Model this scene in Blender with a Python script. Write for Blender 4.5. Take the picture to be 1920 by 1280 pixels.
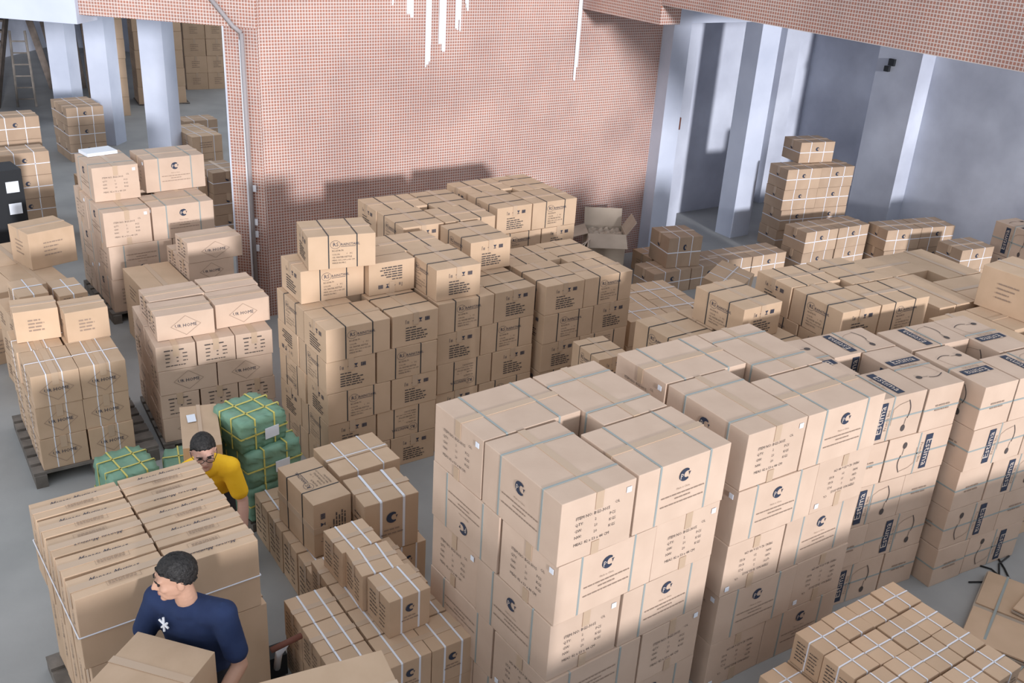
import bpy, bmesh, math, random
from mathutils import Vector, Matrix
from math import pi, sin, cos, radians as R
random.seed(7)
for o in list(bpy.data.objects): bpy.data.objects.remove(o)
SC = bpy.context.scene
COL = SC.collection

# ------------------------------------------------------------------ camera, world, sun, exposure
cam = bpy.data.cameras.new('camera'); camo = bpy.data.objects.new('camera', cam); COL.objects.link(camo)
cam.sensor_width = 36; cam.lens = 34.557; cam.clip_start = .05; cam.clip_end = 200
M = Matrix(((0.83672, 0.18379, -0.51587, 0), (-0.54456, 0.37887, -0.74827, 0), (0.05793, 0.90702, 0.41709, 4.6), (0, 0, 0, 1)))
camo.matrix_world = M
SC.camera = camo
W = bpy.data.worlds.new('World'); SC.world = W; W.use_nodes = True
bg = W.node_tree.nodes['Background']
bg.inputs[0].default_value = (.84, .90, 1.0, 1); bg.inputs[1].default_value = .95
sl = bpy.data.lights.new('sun', 'SUN'); so = bpy.data.objects.new('sun', sl); COL.objects.link(so)
sl.energy = 3.3; sl.angle = R(4.5); sl.color = (.96, .955, 1.0)
_d = Vector((.15, 1.0, -.145)).normalized()
so.rotation_euler = _d.to_track_quat('-Z', 'Y').to_euler(); so.location = (0, -8, 8)
al = bpy.data.lights.new('left_fill_light', 'AREA'); ao = bpy.data.objects.new('left_fill_light', al); COL.objects.link(ao)
al.shape = 'RECTANGLE'; al.size = 3.4; al.size_y = 12; al.energy = 210; al.color = (1.0, .97, .95)      # added fill lamp, brightens the carton sides and beam facing left
ao.location = (-7, 5, 3.6); ao.rotation_euler = (0, R(-90), 0)
SC.view_settings.view_transform = 'Standard'; SC.view_settings.look = 'None'
SC.view_settings.gamma = 1; SC.view_settings.exposure = 0.0
SC.view_settings.use_curve_mapping = False

# ------------------------------------------------------------------ materials
MAT = {}
def principled(name):
    m = bpy.data.materials.new(name); m.use_nodes = True; MAT[name] = m
    nt = m.node_tree; b = nt.nodes['Principled BSDF']
    return m, nt, b
def N(nt, t, **kw):
    n = nt.nodes.new(t)
    for k, v in kw.items():
        if k in ('loc',): continue
        if hasattr(n, k): setattr(n, k, v)
        else: n.inputs[k.replace('_', ' ')].default_value = v
    return n
def flat(name, col, rough=.7, metal=0, spec=.3):
    m, nt, b = principled(name)
    b.inputs['Base Color'].default_value = (*col, 1); b.inputs['Roughness'].default_value = rough
    b.inputs['Metallic'].default_value = metal; b.inputs['Specular IOR Level'].default_value = spec
    return m
def mottled(name, c1, c2, scale=3, rough=.85, bump=0, bscale=60, rnd=0.0, detail=6, spec=.25):
    m, nt, b = principled(name)
    tc = N(nt, 'ShaderNodeTexCoord'); no = N(nt, 'ShaderNodeTexNoise'); no.inputs['Scale'].default_value = scale; no.inputs['Detail'].default_value = detail
    nt.links.new(tc.outputs['Object'], no.inputs['Vector'])
    cr = N(nt, 'ShaderNodeValToRGB'); cr.color_ramp.elements[0].color = (*c1, 1); cr.color_ramp.elements[1].color = (*c2, 1)
    cr.color_ramp.elements[0].position = .3; cr.color_ramp.elements[1].position = .7
    nt.links.new(no.outputs['Fac'], cr.inputs['Fac']); out = cr.outputs['Color']
    if rnd:
        oi = N(nt, 'ShaderNodeObjectInfo'); hs = N(nt, 'ShaderNodeHueSaturation'); mr = N(nt, 'ShaderNodeMapRange')
        mr.inputs['To Min'].default_value = 1 - rnd; mr.inputs['To Max'].default_value = 1 + rnd
        nt.links.new(oi.outputs['Random'], mr.inputs['Value']); nt.links.new(mr.outputs['Result'], hs.inputs['Value'])
        nt.links.new(out, hs.inputs['Color']); out = hs.outputs['Color']
    nt.links.new(out, b.inputs['Base Color'])
    b.inputs['Roughness'].default_value = rough; b.inputs['Specular IOR Level'].default_value = spec
    if bump:
        n2 = N(nt, 'ShaderNodeTexNoise'); n2.inputs['Scale'].default_value = bscale
        nt.links.new(tc.outputs['Object'], n2.inputs['Vector'])
        bp = N(nt, 'ShaderNodeBump'); bp.inputs['Strength'].default_value = bump; bp.inputs['Distance'].default_value = .01
        nt.links.new(n2.outputs['Fac'], bp.inputs['Height']); nt.links.new(bp.outputs['Normal'], b.inputs['Normal'])
    return m
mottled('card', (.54, .38, .25), (.61, .435, .295), 4, .8, .06, 30, .07)
mottled('card_yellow', (.54, .39, .23), (.61, .45, .28), 4, .8, .06, 30, .06)
mottled('card_pink', (.57, .42, .315), (.64, .48, .365), 4, .8, .06, 30, .05)
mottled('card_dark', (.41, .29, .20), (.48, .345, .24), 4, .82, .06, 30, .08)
mottled('card_grey', (.40, .33, .26), (.48, .40, .32), 4, .85, .06, 30, .05)
flat('tape', (.53, .385, .265), .4, 0, .5)
flat('ink', (.085, .07, .065), .8); flat('ink_faint', (.31, .225, .17), .8); flat('ink_navy', (.035, .045, .075), .7)
flat('ink_light', (.60, .50, .42), .8)
flat('strap_grey', (.31, .345, .33), .45); flat('strap_black', (.035, .04, .045), .4); flat('strap_white', (.78, .80, .86), .4); flat('strap_yellow', (.62, .55, .15), .45)
flat('sticker', (.80, .84, .90), .5); flat('foam', (.78, .81, .86), .7)
mottled('concrete', (.30, .30, .29), (.39, .385, .37), 1.3, .75, .1, 25)
mottled('plaster', (.49, .53, .63), (.60, .64, .74), 1.6, .85, .08, 10, 0, 8)
mottled('plaster_stained', (.40, .42, .49), (.62, .65, .73), 1.1, .85, .1, 8, 0, 10)
mottled('wood_old', (.085, .07, .06), (.16, .13, .11), 7, .85, .2, 30, .25)
mottled('wood_pallet', (.13, .115, .10), (.22, .195, .17), 7, .85, .2, 30, .15)
mottled('green_wrap', (.16, .30, .21), (.22, .38, .27), 6, .5, .5, 14, .05)
flat('black_plastic', (.02, .022, .025), .5); flat('steel', (.35, .36, .37), .4, .6); flat('rust', (.16, .06, .04), .7); flat('cable', (.03, .03, .03), .6)
flat('pipe', (.33, .30, .30), .6); flat('paint_white', (.75, .76, .80), .7); flat('red_paint', (.35, .07, .05), .5)
flat('skin', (.50, .29, .20), .55); flat('skin_pale', (.60, .36, .28), .5); mottled('hair', (.010, .009, .009), (.035, .032, .030), 55, .55, .8, 90); flat('lips', (.40, .18, .14), .5); flat('eye', (.03, .02, .02), .3)
mottled('navy_cloth', (.018, .030, .080), (.024, .040, .10), 12, .9); mottled('yellow_cloth', (.88, .50, .02), (.93, .55, .03), 12, .9)
flat('red_trim', (.16, .02, .05), .8); flat('trousers', (.03, .03, .035), .9); flat('white_print', (.80, .82, .85), .8); flat('shoe', (.05, .05, .05), .6); flat('glass_frame', (.02, .02, .02), .3)
def mosaic():
    m, nt, b = principled('mosaic')
    tc = N(nt, 'ShaderNodeTexCoord')
    br = N(nt, 'ShaderNodeTexBrick'); br.offset = 0; br.squash = 1
    br.inputs['Scale'].default_value = 1; br.inputs['Brick Width'].default_value = .0315; br.inputs['Row Height'].default_value = .0325
    br.inputs['Mortar Size'].default_value = .0042; br.inputs['Mortar Smooth'].default_value = .1; br.inputs['Bias'].default_value = 0
    br.inputs['Color1'].default_value = (.40, .175, .12, 1); br.inputs['Color2'].default_value = (.33, .18, .14, 1); br.inputs['Mortar'].default_value = (.64, .56, .52, 1)
    nt.links.new(tc.outputs['UV'], br.inputs['Vector'])
    n1 = N(nt, 'ShaderNodeTexNoise'); n1.inputs['Scale'].default_value = .9; n1.inputs['Detail'].default_value = 8
    nt.links.new(tc.outputs['Object'], n1.inputs['Vector'])
    cr = N(nt, 'ShaderNodeValToRGB'); cr.color_ramp.elements[0].position = .35; cr.color_ramp.elements[0].color = (.78, .74, .74, 1)
    cr.color_ramp.elements[1].position = .62; cr.color_ramp.elements[1].color = (1.05, 1.02, 1.0, 1)
    nt.links.new(n1.outputs['Fac'], cr.inputs['Fac'])
    mx = N(nt, 'ShaderNodeMix'); mx.data_type = 'RGBA'; mx.blend_type = 'MULTIPLY'; mx.inputs['Factor'].default_value = 1
    nt.links.new(br.outputs['Color'], mx.inputs[6]); nt.links.new(cr.outputs['Color'], mx.inputs[7])
    nt.links.new(mx.outputs[2], b.inputs['Base Color'])
    bp = N(nt, 'ShaderNodeBump'); bp.inputs['Strength'].default_value = .3; bp.inputs['Distance'].default_value = .003; bp.invert = True
    nt.links.new(br.outputs['Fac'], bp.inputs['Height']); nt.links.new(bp.outputs['Normal'], b.inputs['Normal'])
    b.inputs['Roughness'].default_value = .45
    return m
mosaic()

# ------------------------------------------------------------------ mesh helpers
class MB:
    def __init__(s): s.v = []; s.f = []; s.uv = None
    def quad(s, a, b, c, d):
        n = len(s.v); s.v += [tuple(a), tuple(b), tuple(c), tuple(d)]; s.f.append((n, n+1, n+2, n+3))
    def tri(s, a, b, c):
        n = len(s.v); s.v += [tuple(a), tuple(b), tuple(c)]; s.f.append((n, n+1, n+2))
    def box(s, c, d, rot=None):
        n = len(s.v); hx, hy, hz = d[0]/2, d[1]/2, d[2]/2
        for x, y, z in ((-1,-1,-1),(1,-1,-1),(1,1,-1),(-1,1,-1),(-1,-1,1),(1,-1,1),(1,1,1),(-1,1,1)):
            p = Vector((x*hx, y*hy, z*hz))
            if rot is not None: p = rot @ p
            s.v.append((p[0]+c[0], p[1]+c[1], p[2]+c[2]))
        s.f += [tuple(n+i for i in q) for q in ((0,3,2,1),(4,5,6,7),(0,1,5,4),(1,2,6,5),(2,3,7,6),(3,0,4,7))]
    def prism(s, pts, z0, z1):
        n = len(s.v); k = len(pts)
        s.v += [(x, y, z0) for x, y in pts] + [(x, y, z1) for x, y in pts]
        s.f.append(tuple(range(n+k-1, n-1, -1))); s.f.append(tuple(range(n+k, n+2*k)))
        for i in range(k):
            j = (i+1) % k; s.f.append((n+i, n+j, n+k+j, n+k+i))
    def tube(s, pts, r, k=8, cap=True):
        pts = [Vector(p) for p in pts]; rings = []
        for i, p in enumerate(pts):
            t = (pts[min(i+1, len(pts)-1)] - pts[max(i-1, 0)]).normalized()
            a = t.orthogonal().normalized() if i == 0 else (a - t*a.dot(t)).normalized()
            b = t.cross(a); rr = r[i] if isinstance(r, (list, tuple)) else r
            n = len(s.v); s.v += [tuple(p + (a*cos(2*pi*j/k) + b*sin(2*pi*j/k))*rr) for j in range(k)]; rings.append(n)
        for q in range(len(rings)-1):
            for j in range(k):
                s.f.append((rings[q]+j, rings[q]+(j+1) % k, rings[q+1]+(j+1) % k, rings[q+1]+j))
        if cap:
            s.f.append(tuple(rings[0]+j for j in range(k-1, -1, -1))); s.f.append(tuple(rings[-1]+j for j in range(k)))
    def mesh(s, name, mat, smooth=False):
        me = bpy.data.meshes.new(name); me.from_pydata(s.v, [], s.f); me.update()
        if mat: me.materials.append(MAT[mat] if isinstance(mat, str) else mat)
        if smooth: me.polygons.foreach_set('use_smooth', [True]*len(me.polygons))
        return me
    def build(s, name, mat, parent=None, smooth=False):
        return put(name, s.mesh(name, mat, smooth), parent)
def put(name, me, parent=None):
    o = bpy.data.objects.new(name, me); COL.objects.link(o)
    if parent: o.parent = parent
    return o
LABELS = {}
def tag(o, label, cat, group=None):
    o['label'] = label; o['category'] = cat
    if group: o['group'] = group
    LABELS.setdefault(label, []).append(o.name)
    return o
def struct(o): o['kind'] = 'structure'; return o
def empty(name, loc, rz=0):
    o = bpy.data.objects.new(name, None); COL.objects.link(o); o.location = loc; o.rotation_euler = (0, 0, rz); o.empty_display_size = .1; return o
def uvbox(me, scale=1.0):
    uv = me.uv_layers.new(name='UVMap')
    for p in me.polygons:
        n = p.normal
        for li in p.loop_indices:
            co = me.vertices[me.loops[li].vertex_index].co
            if abs(n.z) > .7: u = (co.x, co.y)
            else:
                t = Vector((-n.y, n.x, 0)).normalized(); u = (co.dot(t), co.z)
            uv.data[li].uv = u
    return me
def wallbox(name, c, d, mat, rz=0, uv=False):
    m = MB(); m.box((0, 0, 0), d); me = m.mesh(name, mat)
    if uv: uvbox(me)
    o = put(name, me); o.location = c; o.rotation_euler = (0, 0, rz); return struct(o)

_tc = {}
def text2d(s, size=1.0):
    if s not in _tc:
        cu = bpy.data.curves.new('t', 'FONT'); cu.body = s; cu.size = 1; cu.resolution_u = 1; cu.fill_mode = 'FRONT'
        ob = bpy.data.objects.new('t', cu); COL.objects.link(ob); bpy.context.view_layer.update()
        me = ob.evaluated_get(bpy.context.evaluated_depsgraph_get()).to_mesh()
        vs = [(v.co.x, v.co.y) for v in me.vertices]; fs = [tuple(p.vertices) for p in me.polygons]
        bpy.data.objects.remove(ob); bpy.data.curves.remove(cu)
        _tc[s] = (vs, fs)
    vs, fs = _tc[s]
    return [(x*size, y*size) for x, y in vs], fs
class Face:      # 2-D drawing on one face of a carton
    def __init__(s, mb, o, u, v, n, w, h, eps=.0026):
        s.mb = mb; s.o = Vector(o); s.u = Vector(u); s.v = Vector(v); s.n = Vector(n); s.w = w; s.h = h; s.e = eps
    def p(s, x, y, e=None): return tuple(s.o + s.u*x + s.v*y + s.n*(s.e if e is None else e))
    def rect(s, x0, y0, x1, y1, e=None): s.mb.quad(s.p(x0, y0, e), s.p(x1, y0, e), s.p(x1, y1, e), s.p(x0, y1, e))
    def poly(s, pts, e=None):
        n = len(s.mb.v); s.mb.v += [s.p(x, y, e) for x, y in pts]; s.mb.f.append(tuple(range(n, n+len(pts))))
    def line(s, a, b, t, e=None):
        a = Vector(a); b = Vector(b); d = (b-a).normalized(); q = Vector((-d.y, d.x))*t/2
        s.poly([a-q, b-q, b+q, a+q], e)
    def path(s, pts, t, e=None):
        for a, b in zip(pts, pts[1:]): s.line(a, b, t, e)
    def text(s, t, x, y, size, ang=0, shear=0, sx=1, e=None):
        vs, fs = text2d(t, size); n = len(s.mb.v); c, k = cos(ang), sin(ang)
        for a, b in vs:
            a = a*sx + b*shear; s.mb.v.append(s.p(x + a*c - b*k, y + a*k + b*c, e))
        s.mb.f += [tuple(n+i for i in f) for f in fs]
    def words(s, x, y, L, h, rnd, ang=0):
        c, k = cos(ang), sin(ang); a = 0
        while a < L:
            w = min(rnd.uniform(.35, 1.3)*h*4, L-a)
            pts = [(a, 0), (a+w, 0), (a+w, h), (a, h)]
            s.poly([(x + i*c - j*k, y + i*k + j*c) for i, j in pts]); a += w + h*.7
def faces(mb, L, W_, H):
    return dict(front=Face(mb, (-L/2, -W_/2, 0), (1,0,0), (0,0,1), (0,-1,0), L, H), back=Face(mb, (L/2, W_/2, 0), (-1,0,0), (0,0,1), (0,1,0), L, H),
                left=Face(mb, (-L/2, W_/2, 0), (0,-1,0), (0,0,1), (-1,0,0), W_, H), right=Face(mb, (L/2, -W_/2, 0), (0,1,0), (0,0,1), (1,0,0), W_, H),
                top=Face(mb, (-L/2, -W_/2, H), (1,0,0), (0,1,0), (0,0,1), L, W_))

# ------------------------------------------------------------------ carton kit
#        L    W    H    card        strap            x-loops     y-loops  z-loops  strap width
TYPES = {
 'pc': (.685, .488, .378, 'card_pink', 'strap_grey', (.23, .77), (), (), .013),
 'rs': (.56, .43, .283, 'card', 'strap_black', (.3, .72), (), (), .009),
 'es': (.615, .348, .338, 'card_pink', 'strap_grey', (.5,), (), (.5,), .012),
 'ur': (.485, .325, .226, 'card_pink', None, (), (), (), 0),
 'us': (.49, .355, .28, 'card', 'strap_white', (.5,), (.35, .68), (), .008),
 'mm': (.48, .18, .455, 'card', None, (), (), (), 0),
 'ws': (.28, .275, .268, 'card', 'strap_white', (.3, .72), (), (), .012),
 'wt': (.232, .218, .218, 'card', 'strap_white', (.5,), (.5,), (), .009),
 'pl': (.71, .48, .373, 'card', None, (), (), (), 0),
 'wf': (.49, .44, .27, 'card', 'strap_white', (.3, .72), (.5,), (), .009),
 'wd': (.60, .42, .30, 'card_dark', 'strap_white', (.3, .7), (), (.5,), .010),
 'sm': (.34, .30, .27, 'card', None, (), (), (), 0),
}
LOOK = {'pc': 'grey-strapped logo carton', 'rs': 'black-strapped carton', 'es': 'navy-label carton', 'ur': 'diamond-print carton', 'us': 'white-strapped diamond-print carton',
        'mm': 'narrow script-lettered carton', 'ws': 'small white-strapped carton', 'wt': 'small cross-strapped carton', 'pl': 'plain tan carton', 'wf': 'white-strapped flat carton', 'wd': 'dim brown white-strapped carton', 'sm': 'small plain carton'}
def body_mesh(L, W_, H, mat, seed, c=.004):
    rnd = random.Random(seed); bm = bmesh.new(); bmesh.ops.create_cube(bm, size=1)
    for v in bm.verts:
        v.co = Vector((v.co.x*L, v.co.y*W_, (v.co.z+.5)*H))
        v.co += Vector([(-1 if v.co.x < 0 else 1)*rnd.uniform(-.0022, .0), (-1 if v.co.y < 0 else 1)*rnd.uniform(-.0022, .0), rnd.uniform(-.003, .0)*(1 if v.co.z > .01 else 0)])
    bmesh.ops.bevel(bm, geom=list(bm.edges), offset=c, segments=2, affect='EDGES', profile=.6)
    me = bpy.data.meshes.new('carton'); bm.to_mesh(me); bm.free(); me.materials.append(MAT[mat]); return me
def ring(mb, axis, pos, L, W_, H, w, t=.0022):
    e = -.0012
    if axis == 'x': A, B = W_/2+e, H; f = lambda a, b, s: (pos + s, a, b)
    if axis == 'y': A, B = L/2+e, H; f = lambda a, b, s: (a, pos + s, b)
    def loop(x0, y0, x1, y1, c): return [(x0+c, y0), (x1-c, y0), (x1, y0+c), (x1, y1-c), (x1-c, y1), (x0+c, y1), (x0, y1-c), (x0, y0+c)]
    if axis in 'xy':
        inn = loop(-A, 0, A, B+.001, .004); out = loop(-A-t, 0, A+t, B+.001+t, .0055)
    else:
        A, B = L/2+e, W_/2+e; f = lambda a, b, s: (a, b, pos + s)
        inn = loop(-A, -B, A, B, .004); out = loop(-A-t, -B-t, A+t, B+t, .0055)
    for i in range(8):
        j = (i+1) % 8
        mb.quad(f(*out[i], -w/2), f(*out[j], -w/2), f(*out[j], w/2), f(*out[i], w/2))
        mb.quad(f(*inn[i], -w/2), f(*inn[j], -w/2), f(*out[j], -w/2), f(*out[i], -w/2))
        mb.quad(f(*inn[i], w/2), f(*out[i], w/2), f(*out[j], w/2), f(*inn[j], w/2))
def logo_pc(F, cx, cy, r):
    pts = [(cx + r*cos(a), cy + r*.92*sin(a)) for a in [R(50 + i*260/20) for i in range(21)]]
    inn = [(cx + r*.36 + r*.52*cos(a), cy + r*.5*sin(a)) for a in [R(60 + i*240/16) for i in range(17)]]
    n = len(F.mb.v); k = 17
    po = [pts[int(i*20/16)] for i in range(17)]
    for i in range(16): F.poly([po[i], po[i+1], inn[i+1], inn[i]])
    F.poly([(cx + r*.55, cy + r*.25), (cx + r*1.02, cy + r*.28), (cx + r*.75, cy + r*.05)])
    F.poly([(cx + r*.68, cy + r*.12), (cx + r*.86, cy + r*.12), (cx + r*.72, cy - r*.30)])
def prints(t):
    """flat print of a carton kind, face by face: {face: [(part name, mesh)]}"""
    res = {}
    for face in ('front', 'back', 'left', 'right', 'top'):
        res[face] = [(nm, me) for nm, me in face_print(t, face)]
    return res
def face_print(t, only):
    """returns list of (part name, mesh) flat print of a carton kind, on the faces where it is printed"""
    L, W_, H = TYPES[t][:3]; rnd = random.Random(hash(t) % 1000 if False else sum(map(ord, t))); out = []
    ink = MB(); logo = MB(); light = MB(); faint = MB()
    sink = MB(); fi, fl, fg, ff = [{k: v if k == only else faces(sink, L, W_, H)[k] for k, v in faces(q, L, W_, H).items()} for q in (ink, logo, light, faint)]
    if t == 'pc':
        for k in ('front', 'back'):
            logo_pc(fl[k], L*.5, H*.74, .043)
            g = fg[k]; g.text('P', L*.5-.036, H*.74-.022, .05, e=.0034)
            f = ff[k]
            f.text('Made in China', L*.5-.05, H*.52, .017); f.words(L*.27, H*.44, L*.47, .007, rnd); f.words(L*.42, H*.37, L*.17, .007, rnd); f.words(L*.27, H*.29, L*.47, .007, rnd)
        for k in ('left', 'right'):
            f = fi[k]; w = f.w
            f.text('ITEM NO: BGS-3015', w*.2, H*.66, .026); f.text('C/L', w*.72, H*.72, .022)
            for i, (a, b, c) in enumerate((('QTY:', '2', 'PCS'), ('GW:', '21', 'KGS'), ('NW:', '20', 'KGS'))):
                y = H*(.56 - .1*i); f.text(a, w*.2, y, .024); f.text(b, w*.46, y, .022); f.text(c, w*.66, y, .024)
            f.text('MEAS: 82 x 53 x 44 CM', w*.2, H*.24, .024)
            g = faces(light, L, W_, H)
    elif t == 'rs':
        for k in ('front', 'back'):
            f = fl[k]; f.text('RS', L*.36, H*.68, .046); f.text('RAINSTAHL', L*.48, H*.69, .030)
            f.rect(L*.48, H*.655, L*.70, H*.667)
            c = (L*.40, H*.73); pts = [(c[0]+.042*cos(R(a)), c[1]+.034*sin(R(a))) for a in range(0, 361, 24)]; f.path(pts, .0022)
            f = fi[k]; f.text('RS-6598-70', L*.35, H*.52, .020); f.text('COLOR:', L*.35, H*.41, .018); f.text('1    PC', L*.56, H*.42, .018)
            f.text('15L WATER KETTLE', L*.35, H*.32, .0185); f.text('MEAS: 000 x 000 x 000 CM', L*.35, H*.235, .0165); f.text('MADE IN PRC', L*.35, H*.15, .0185)
        for k in ('left', 'right'):
            f = fl[k]; w = f.w; y = H*.70; s = .034
            f.path([(w*.28, y), (w*.28, y+s), (w*.28+.006, y+s)], .003); f.rect(w*.28+.014, y, w*.28+.018, y+s*.7); f.rect(w*.28+.024, y, w*.28+.028, y+s*.7)
            x = w*.42; f.poly([(x, y+.016), (x+.017, y+.032), (x+.034, y+.016)]); f.rect(x+.015, y, x+.019, y+.016)
            x = w*.56; f.poly([(x, y+s), (x+.034, y+s), (x+.02, y+s*.45), (x+.014, y+s*.45)]); f.rect(x+.014, y+.004, x+.020, y+s*.5); f.rect(x+.004, y, x+.030, y+.005)
            x = w*.70; [f.rect(x+i*.009, y, x+i*.009+.006, y+s) for i in range(5)]
            f = fi[k]; f.words(w*.28, H*.55, w*.22, .009, rnd)
            for i, q in enumerate((.36, .46, .40, .48, .44)): f.words(w*.28, H*(.46-.075*i), w*q, .010, rnd)
    elif t == 'es':
        for k in ('front', 'back', 'top'):
            f = fl[k]; h = f.h; x0 = L*.30
            f.rect(x0, h*.09, x0+.068, h*.91)
            g = fg[k]; g.text('Estima', x0+.052, h*.20, .085, ang=pi/2, sx=.98, e=.0034)
            q = ff[k]; q.text('French line', x0+.105, h*.25, .036, ang=pi/2)
            i = fi[k]; pts = [(L*.74 + .03*sin(a*1.3), h*(.86 - .42*a/2)) for a in [j*.2 for j in range(11)]]; i.path(pts, .007)
            i.path([(L*.75, h*.44), (L*.74, h*.27)], .004); c = (L*.735, h*.22)
            i.poly([(c[0]+.020*cos(R(a)), c[1]+.026*sin(R(a))) for a in range(0, 360, 30)])
            q.path([(L*.52, h*.35), (L*.52, h*.72), (L*.60, h*.80), (L*.73, h*.84)], .003)
        for k in ('left', 'right'):
            f = ff[k]; f.words(f.w*.3, H*.55, f.w*.4, .012, rnd); f.words(f.w*.3, H*.45, f.w*.4, .012, rnd)
    elif t in ('ur', 'us'):
        S = ('front', 'back') if t == 'ur' else ('left', 'right'); E_ = ('left', 'right') if t == 'ur' else ('front', 'back')
        for k in S:
            f = ff[k]; cx, cy = f.w/2, H/2; a, b = (.125, .088) if t == 'ur' else (.125, .095)
            f.path([(cx-a, cy), (cx, cy+b), (cx+a, cy), (cx, cy-b), (cx-a, cy)], .003)
            f = fl[k]; f.text('UR HOME', cx-.093, cy-.014, .042)
        for k in E_:
            f = fi[k]; w = f.w; f.words(w*.2, H*.78, w*.5, .011, rnd)
            for i in range(3):
                y = H*(.62-.15*i); f.words(w*.22, y, w*.12, .009, rnd); f.words(w*.5, y, w*.05, .009, rnd); f.words(w*.66, y, w*.12, .009, rnd)
            f.words(w*.22, H*.16, w*.5, .008, rnd)
    elif t == 'mm':
        for k in ('top',):
            f = fl[k]; f.text('Monage Martinez', L*.2, f.h*.58, .047, shear=.55, sx=.78)
            f = ff[k]; f.path([(L*.36, f.h*.15), (L*.36, f.h*.42), (L*.72, f.h*.42), (L*.72, f.h*.15), (L*.36, f.h*.15)], .0015)
            for i in range(3): f.words(L*.38, f.h*(.35-.07*i), L*.3, .005, rnd)
        for k in ('left', 'right'):
            f = fl[k]; f.text('Monage Martinez', f.w*.62, H*.3, .045, ang=pi/2, shear=.5, sx=.6)
    elif t in ('ws', 'wt'):
        for k in ('left', 'right', 'front', 'back') if t == 'wt' else ('left', 'right'):
            f = fi[k]; w = f.w
            for i in range(6): f.words(w*.14, H*(.78-.11*i), w*rnd.uniform(.25, .36), .007, rnd); f.words(w*.58, H*(.72-.11*i), w*rnd.uniform(.2, .3), .006, rnd)
        if t == 'ws':
            for k in ('front', 'back'):
                logo_pc(fl[k], L*.5, H*.66, .030); f = ff[k]; f.words(L*.35, H*.42, L*.3, .007, rnd); f.words(L*.3, H*.34, L*.4, .007, rnd)
    elif t in ('pl', 'sm'):
        for k in ('left', 'front', 'right', 'back'):
            f = ff[k]; w = f.w
            for i in range(4): f.words(w*.3, H*(.66-.11*i), w*rnd.uniform(.2, .42), .012, rnd)
    elif t == 'wd':
        for k in ('left', 'right', 'front', 'back'):
            logo_pc(fl[k], fl[k].w*.5, H*.66, .032)
    elif t == 'wf':
        for k in ('left', 'front', 'right', 'back'):
            f = ff[k]; [f.words(f.w*.25, H*(.6-.13*i), f.w*.4, .01, rnd) for i in range(3)]
    for nm, mb, mt in (('printed_text', ink, 'ink'), ('logo', logo, 'ink_navy'), ('reversed_lettering', light, 'ink_light'), ('fine_print', faint, 'ink_faint')):
        if mb.f: out.append((nm, mb.mesh(nm, mt)))
    return out
_kit = {}
def kit(t):
    if t in _kit: return _kit[t]
    L, W_, H, mat, sm, xs, ys, zs, sw = TYPES[t]
    k = {'bodies': [body_mesh(L, W_, H, mat, 31*i + len(t)) for i in range(5)], 'parts': []}
    for ax, ps, D in (('x', xs, L), ('y', ys, W_), ('z', zs, H)):
        for q in ps:
            mb = MB(); ring(mb, ax, (q-.5)*D if ax != 'z' else q*D, L, W_, H, sw); k['parts'].append(('strap', mb.mesh('strap', sm)))
    mb = MB(); w = .05 if L > .4 else .04; e = .0036
    mb.box((0, 0, H+e/2-.0008), (L+.006, w, e)); mb.box((-L/2-.0018, 0, H-.05), (.0028, w, .104)); mb.box((L/2+.0018, 0, H-.05), (.0028, w, .104))
    if t == 'pc': mb.box((-L/2-.0028, 0, .04), (.0028, w, .08)); mb.box((L/2+.0028, 0, .04), (.0028, w, .08))
    if t not in ('es', 'wt'): k['parts'].append(('tape', mb.mesh('tape', 'tape')))
    if t == 'pc':
        for s, fc in ((-1, 'left'), (1, 'right')):
            mb = MB(); mb.box((s*(L/2+.004), s*(W_/2-.05), H-.05), (.003, .032, .032)); k.setdefault('st', {})[fc] = ('sticker', mb.mesh('sticker', 'sticker'))
    k['face'] = prints(t)
    for fc, q in k.get('st', {}).items(): k['face'][fc].append(q)
    _kit[t] = k; return k
NORM = {'front': (0, -1, 0), 'back': (0, 1, 0), 'left': (-1, 0, 0), 'right': (1, 0, 0), 'top': (0, 0, 1)}
NBOX = [0]
KIND = {'pc': 'logo_carton', 'rs': 'black_strapped_carton', 'es': 'label_carton', 'ur': 'diamond_carton', 'us': 'diamond_carton', 'mm': 'narrow_carton', 'ws': 'small_carton', 'wt': 'small_carton', 'pl': 'plain_carton', 'wf': 'white_strapped_carton', 'wd': 'brown_carton', 'sm': 'plain_carton'}
SKIP = set()      # cartons wholly hidden inside the stacks: joined into one object below
for q in '7,11,15,19,27-28,31-32,35-36,39-40,47-48,51-52,55-56,59-60,67-68,71-72,75-76,79-80,87,91,95,99,103,107-108,111-112,115-116,118-120,127-128,131-132,134-140,145-164,171-189,193-208,214-215,217-232,237-248,255-256,259-260,263-264,279,282-283,290,292,297-298,302,304,309-310,318,322,329-330,332-334,336,342,344,354-359,364-365,368-369,371-374,390,393-394,396-397,399-400,407,409,411,413,424-425,427-454,456-459,475-481,483-486,488-490,495-496,515,525,527,531-533,542-544,546-549,552-555,558-560,562-563,565,581-584,593-598'.split(','):
    a, *b = q.split('-'); SKIP |= set(range(int(a), int((b or [a])[0]) + 1))
REST = []
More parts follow.
